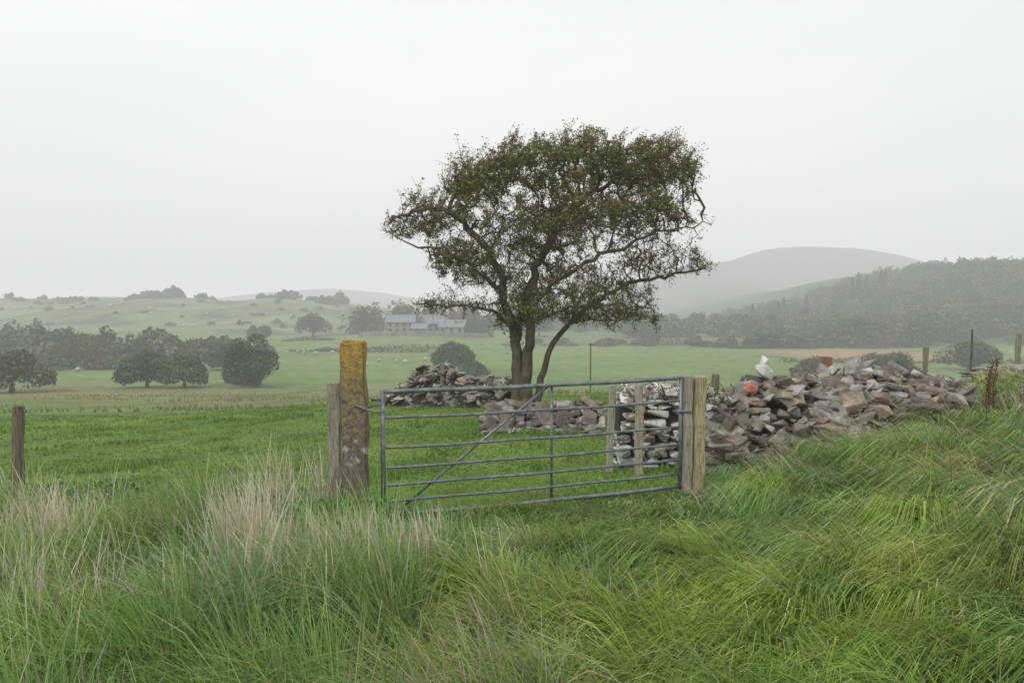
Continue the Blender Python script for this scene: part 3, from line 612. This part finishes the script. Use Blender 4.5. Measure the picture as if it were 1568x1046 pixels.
# ------------------------------------------------------------------ farm
def house(name,x,y,L,W,hw,hr,rot,chim=(),wins=4):
    e=bpy.data.objects.new(name,None); scene.collection.objects.link(e); z=float(H(x,y))-.2
    e.location=(x,y,z); e.rotation_euler[2]=rot
    def fin(mb,nm,mat): mb.build(nm,[mat],parent=e)
    mb=MB(); V=[[-L/2,-W/2,0],[L/2,-W/2,0],[L/2,W/2,0],[-L/2,W/2,0],[-L/2,-W/2,hw],[L/2,-W/2,hw],[L/2,W/2,hw],[-L/2,W/2,hw],[-L/2,0,hw+hr],[L/2,0,hw+hr]]
    mb.add2(V,[[4,8,7],[5,6,9]],[[0,1,5,4],[1,2,6,5],[2,3,7,6],[3,0,4,7]],(1,1,1)); fin(mb,'walls',M_hw)
    mb=MB()
    for s in (-1,1):
        a=math.atan2(hr,W/2); ln=math.hypot(hr,W/2)+.5; n_=g([0,s*math.sin(a),math.cos(a)]); d_=g([0,s*math.cos(a),-math.sin(a)]); top=g([0,0,hw+hr+.05]); V=[]
        for t in (.03,.18):
            for u in (-L/2-.3,L/2+.3):
                for v in (0,ln): V.append(top+n_*t+d_*v+g([u,0,0]))
        mb.add(V,[[0,1,3,2],[4,6,7,5],[0,4,5,1],[2,3,7,6],[0,2,6,4],[1,5,7,3]],(1,1,1))
    fin(mb,'roof',M_slate)
    mb=MB(); md=MB(); rows=[.5] if hw<3.5 else [.27,.74]
    for r_ in rows:
        for k in range(wins):
            u=-L/2+L*(k+.5)/wins
            if r_==rows[0] and k==wins//2: box(md,(u,-W/2-.03,1.05),(1.0,.12,2.1),(1,1,1)); continue
            box(mb,(u,-W/2-.02,hw*r_+.2),(.95,.1,1.1),(1,1,1))
    fin(mb,'windows',M_glass); fin(md,'door',M_door)
    if chim:
        mb=MB()
        for u in chim: box(mb,(u*L/2,0,hw+hr+.6),(.9,.7,1.6),(1,1,1))
        fin(mb,'chimneys',M_hw)
house('stone_farmhouse',-38.5,238,9.5,6.5,4.2,2.2,.05,(-.85,.85),4)
house('stone_barn',-28,242,8,6,3.6,2.8,.6,(),3)
house('stone_barn',-20.5,238,9,6,2.8,2.2,-.15,(),3)
house('stone_outbuilding',-31.5,233,5,4,2.2,1.4,.05,(),2)
mb=MB()
pts=[(-52,232),(-40,227),(-24,226),(-8,230)]
for (a_,b_) in zip(pts[:-1],pts[1:]):
    L_=math.hypot(b_[0]-a_[0],b_[1]-a_[1]); k=int(L_/1.5)
    for j in range(k):
        u=(j+.5)/k; x=a_[0]+(b_[0]-a_[0])*u; y=a_[1]+(b_[1]-a_[1])*u; box(mb,(x,y,float(H(x,y))+.6),(1.5,.6,1.9+R.uniform(-.15,.15)),g([.20,.19,.18])*R.uniform(.8,1.2),0,math.atan2(b_[1]-a_[1],b_[0]-a_[0]),.04)
mb.build('farmyard_wall',[M_stone])
# ------------------------------------------------------------------ sheep
bm=bmesh.new(); bmesh.ops.create_icosphere(bm,subdivisions=2,radius=1); IV=np.array([v.co[:] for v in bm.verts]); IF=np.array([[v.index for v in f.verts] for f in bm.faces]); bm.free()
mb=MB()
wv=IV*g([.56,.27,.29])*(1+.05*np.sin(IV[:,[0]]*9)*np.sin(IV[:,[2]]*8)); mb.add(wv+[0,0,.62],IF,(1,1,1),0)
mb.add(IV*g([.2,.15,.2])+[.5,0,.62],IF,(1,1,1),0); tube(mb,[[.5,0,.62],[.66,0,.45]],[.13,.1],8,(1,1,1),0)
mb.add(IV*g([.16,.085,.09])+[.75,0,.36],IF,(1,1,1),1)
for s in(-1,1):
    mb.add(IV*g([.03,.09,.03])+[.66,s*.12,.44],IF,(1,1,1),1)
    tube(mb,[[.36,s*.14,.5],[.37,s*.14,.25],[.36,s*.14,0]],[.07,.04,.035],6,(1,1,1),1)
    tube(mb,[[-.36,s*.15,.52],[-.30,s*.15,.4],[-.42,s*.15,.22],[-.40,s*.15,0]],[.1,.07,.04,.035],6,(1,1,1),1)
tube(mb,[[-.52,0,.68],[-.6,0,.5]],[.05,.03],6,(1,1,1),0)
s0=mb.build('sheep',[M_wool,M_face],smooth=True); sm=s0.data; first=True
for (cx,cy,sp,k) in [(-28,150,7,7),(-74,172,9,9),(-46,176,8,6),(-82,128,5,3),(-165,350,40,18),(-120,330,25,8),(-215,380,35,10)]:
    for j in range(k):
        x=cx+R.normal()*sp; y=cy+R.normal()*sp*.6
        if first: ob=s0; first=False
        else: ob=bpy.data.objects.new('sheep',sm); scene.collection.objects.link(ob)
        ob.location=(x,y,float(H(x,y))); ob.rotation_euler[2]=R.uniform(0,6.28); s_=R.uniform(.85,1.05) if y<250 else R.uniform(1.1,1.3); ob.scale=(s_,)*3
mb=MB(); x,y=3.0,26.0; z=float(H(x,y)); tube(mb,[[x,y,z-.3],[x,y,z+2.0]],[.03,.025],6,(.15,.12,.1)); tube(mb,[[x-.1,y,z+1.95],[x+.12,y,z+1.95]],.02,5,(.15,.12,.1)); mb.build('marker_post',[M_wood])

# ------------------------------------------------------------------ mist volume
m,nt,N,L=mk('mist'); ab=N.new('ShaderNodeVolumeAbsorption'); em=N.new('ShaderNodeEmission'); ad=N.new('ShaderNodeAddShader')
dn_=.00125; ab.inputs['Color'].default_value=(0,0,0,1); ab.inputs['Density'].default_value=dn_; em.inputs['Color'].default_value=(.77,.775,.775,1); em.inputs['Strength'].default_value=dn_  # mist glows by itself; emission stands in for scattered skylight
L.new(ab.outputs[0],ad.inputs[0]); L.new(em.outputs[0],ad.inputs[1]); out(nt,ad.outputs[0],True)
mb=MB(); box(mb,(0,1500,30),(7600,6000,260),(1,1,1)); mb.build('mist',[m])

# ------------------------------------------------------------------ world, sun, camera
w=bpy.data.worlds.new('World'); scene.world=w; w.use_nodes=True; nt=w.node_tree; nt.nodes.clear(); N=nt.nodes; L=nt.links
sky=N.new('ShaderNodeTexSky'); sky.sky_type='NISHITA'; sky.sun_disc=False; sky.sun_elevation=math.radians(48); sky.sun_rotation=math.radians(-35); sky.dust_density=6; sky.air_density=1.5
hs=N.new('ShaderNodeHueSaturation'); hs.inputs['Saturation'].default_value=.15; hs.inputs['Value'].default_value=1.0; L.new(sky.outputs[0],hs.inputs['Color'])
tc=N.new('ShaderNodeTexCoord'); nz=N.new('ShaderNodeTexNoise'); nz.inputs['Scale'].default_value=1.3; nz.inputs['Detail'].default_value=5; nz.inputs['Roughness'].default_value=.5
mp=N.new('ShaderNodeMapping'); mp.inputs['Scale'].default_value=(1,1,2.2); L.new(tc.outputs['Generated'],mp.inputs[0]); L.new(mp.outputs[0],nz.inputs['Vector'])
cr=N.new('ShaderNodeValToRGB'); L.new(nz.outputs['Fac'],cr.inputs[0]); cr.color_ramp.elements[0].position=.32; cr.color_ramp.elements[0].color=(.83,.84,.855,1); cr.color_ramp.elements[1].position=.66; cr.color_ramp.elements[1].color=(1,1,1,1)
sc=N.new('ShaderNodeVectorMath'); sc.operation='SCALE'; sc.inputs['Scale'].default_value=11.4; L.new(cr.outputs[0],sc.inputs[0])
mx=N.new('ShaderNodeMix'); mx.data_type='RGBA'; mx.inputs[0].default_value=.88; L.new(hs.outputs[0],mx.inputs[6]); L.new(sc.outputs[0],mx.inputs[7])
bg=N.new('ShaderNodeBackground'); bg.inputs['Strength'].default_value=.1; L.new(mx.outputs[2],bg.inputs[0]); wo=N.new('ShaderNodeOutputWorld'); L.new(bg.outputs[0],wo.inputs[0])
sd=bpy.data.lights.new('sun','SUN'); sd.energy=1.5; sd.angle=math.radians(18); sd.color=(1,.97,.92); so=bpy.data.objects.new('sun',sd); scene.collection.objects.link(so)
so.rotation_euler=(math.radians(42),0,math.radians(-35)); so.location=(0,0,30)
cd=bpy.data.cameras.new('camera'); cd.lens=24; cd.sensor_width=36; cd.clip_end=9000; cd.clip_start=.05; co=bpy.data.objects.new('camera',cd); scene.collection.objects.link(co)
co.location=(0,0,E); co.rotation_euler=(math.radians(90-3.45),0,0); scene.camera=co
scene.view_settings.view_transform='Standard'; scene.view_settings.look='None'; scene.view_settings.exposure=0
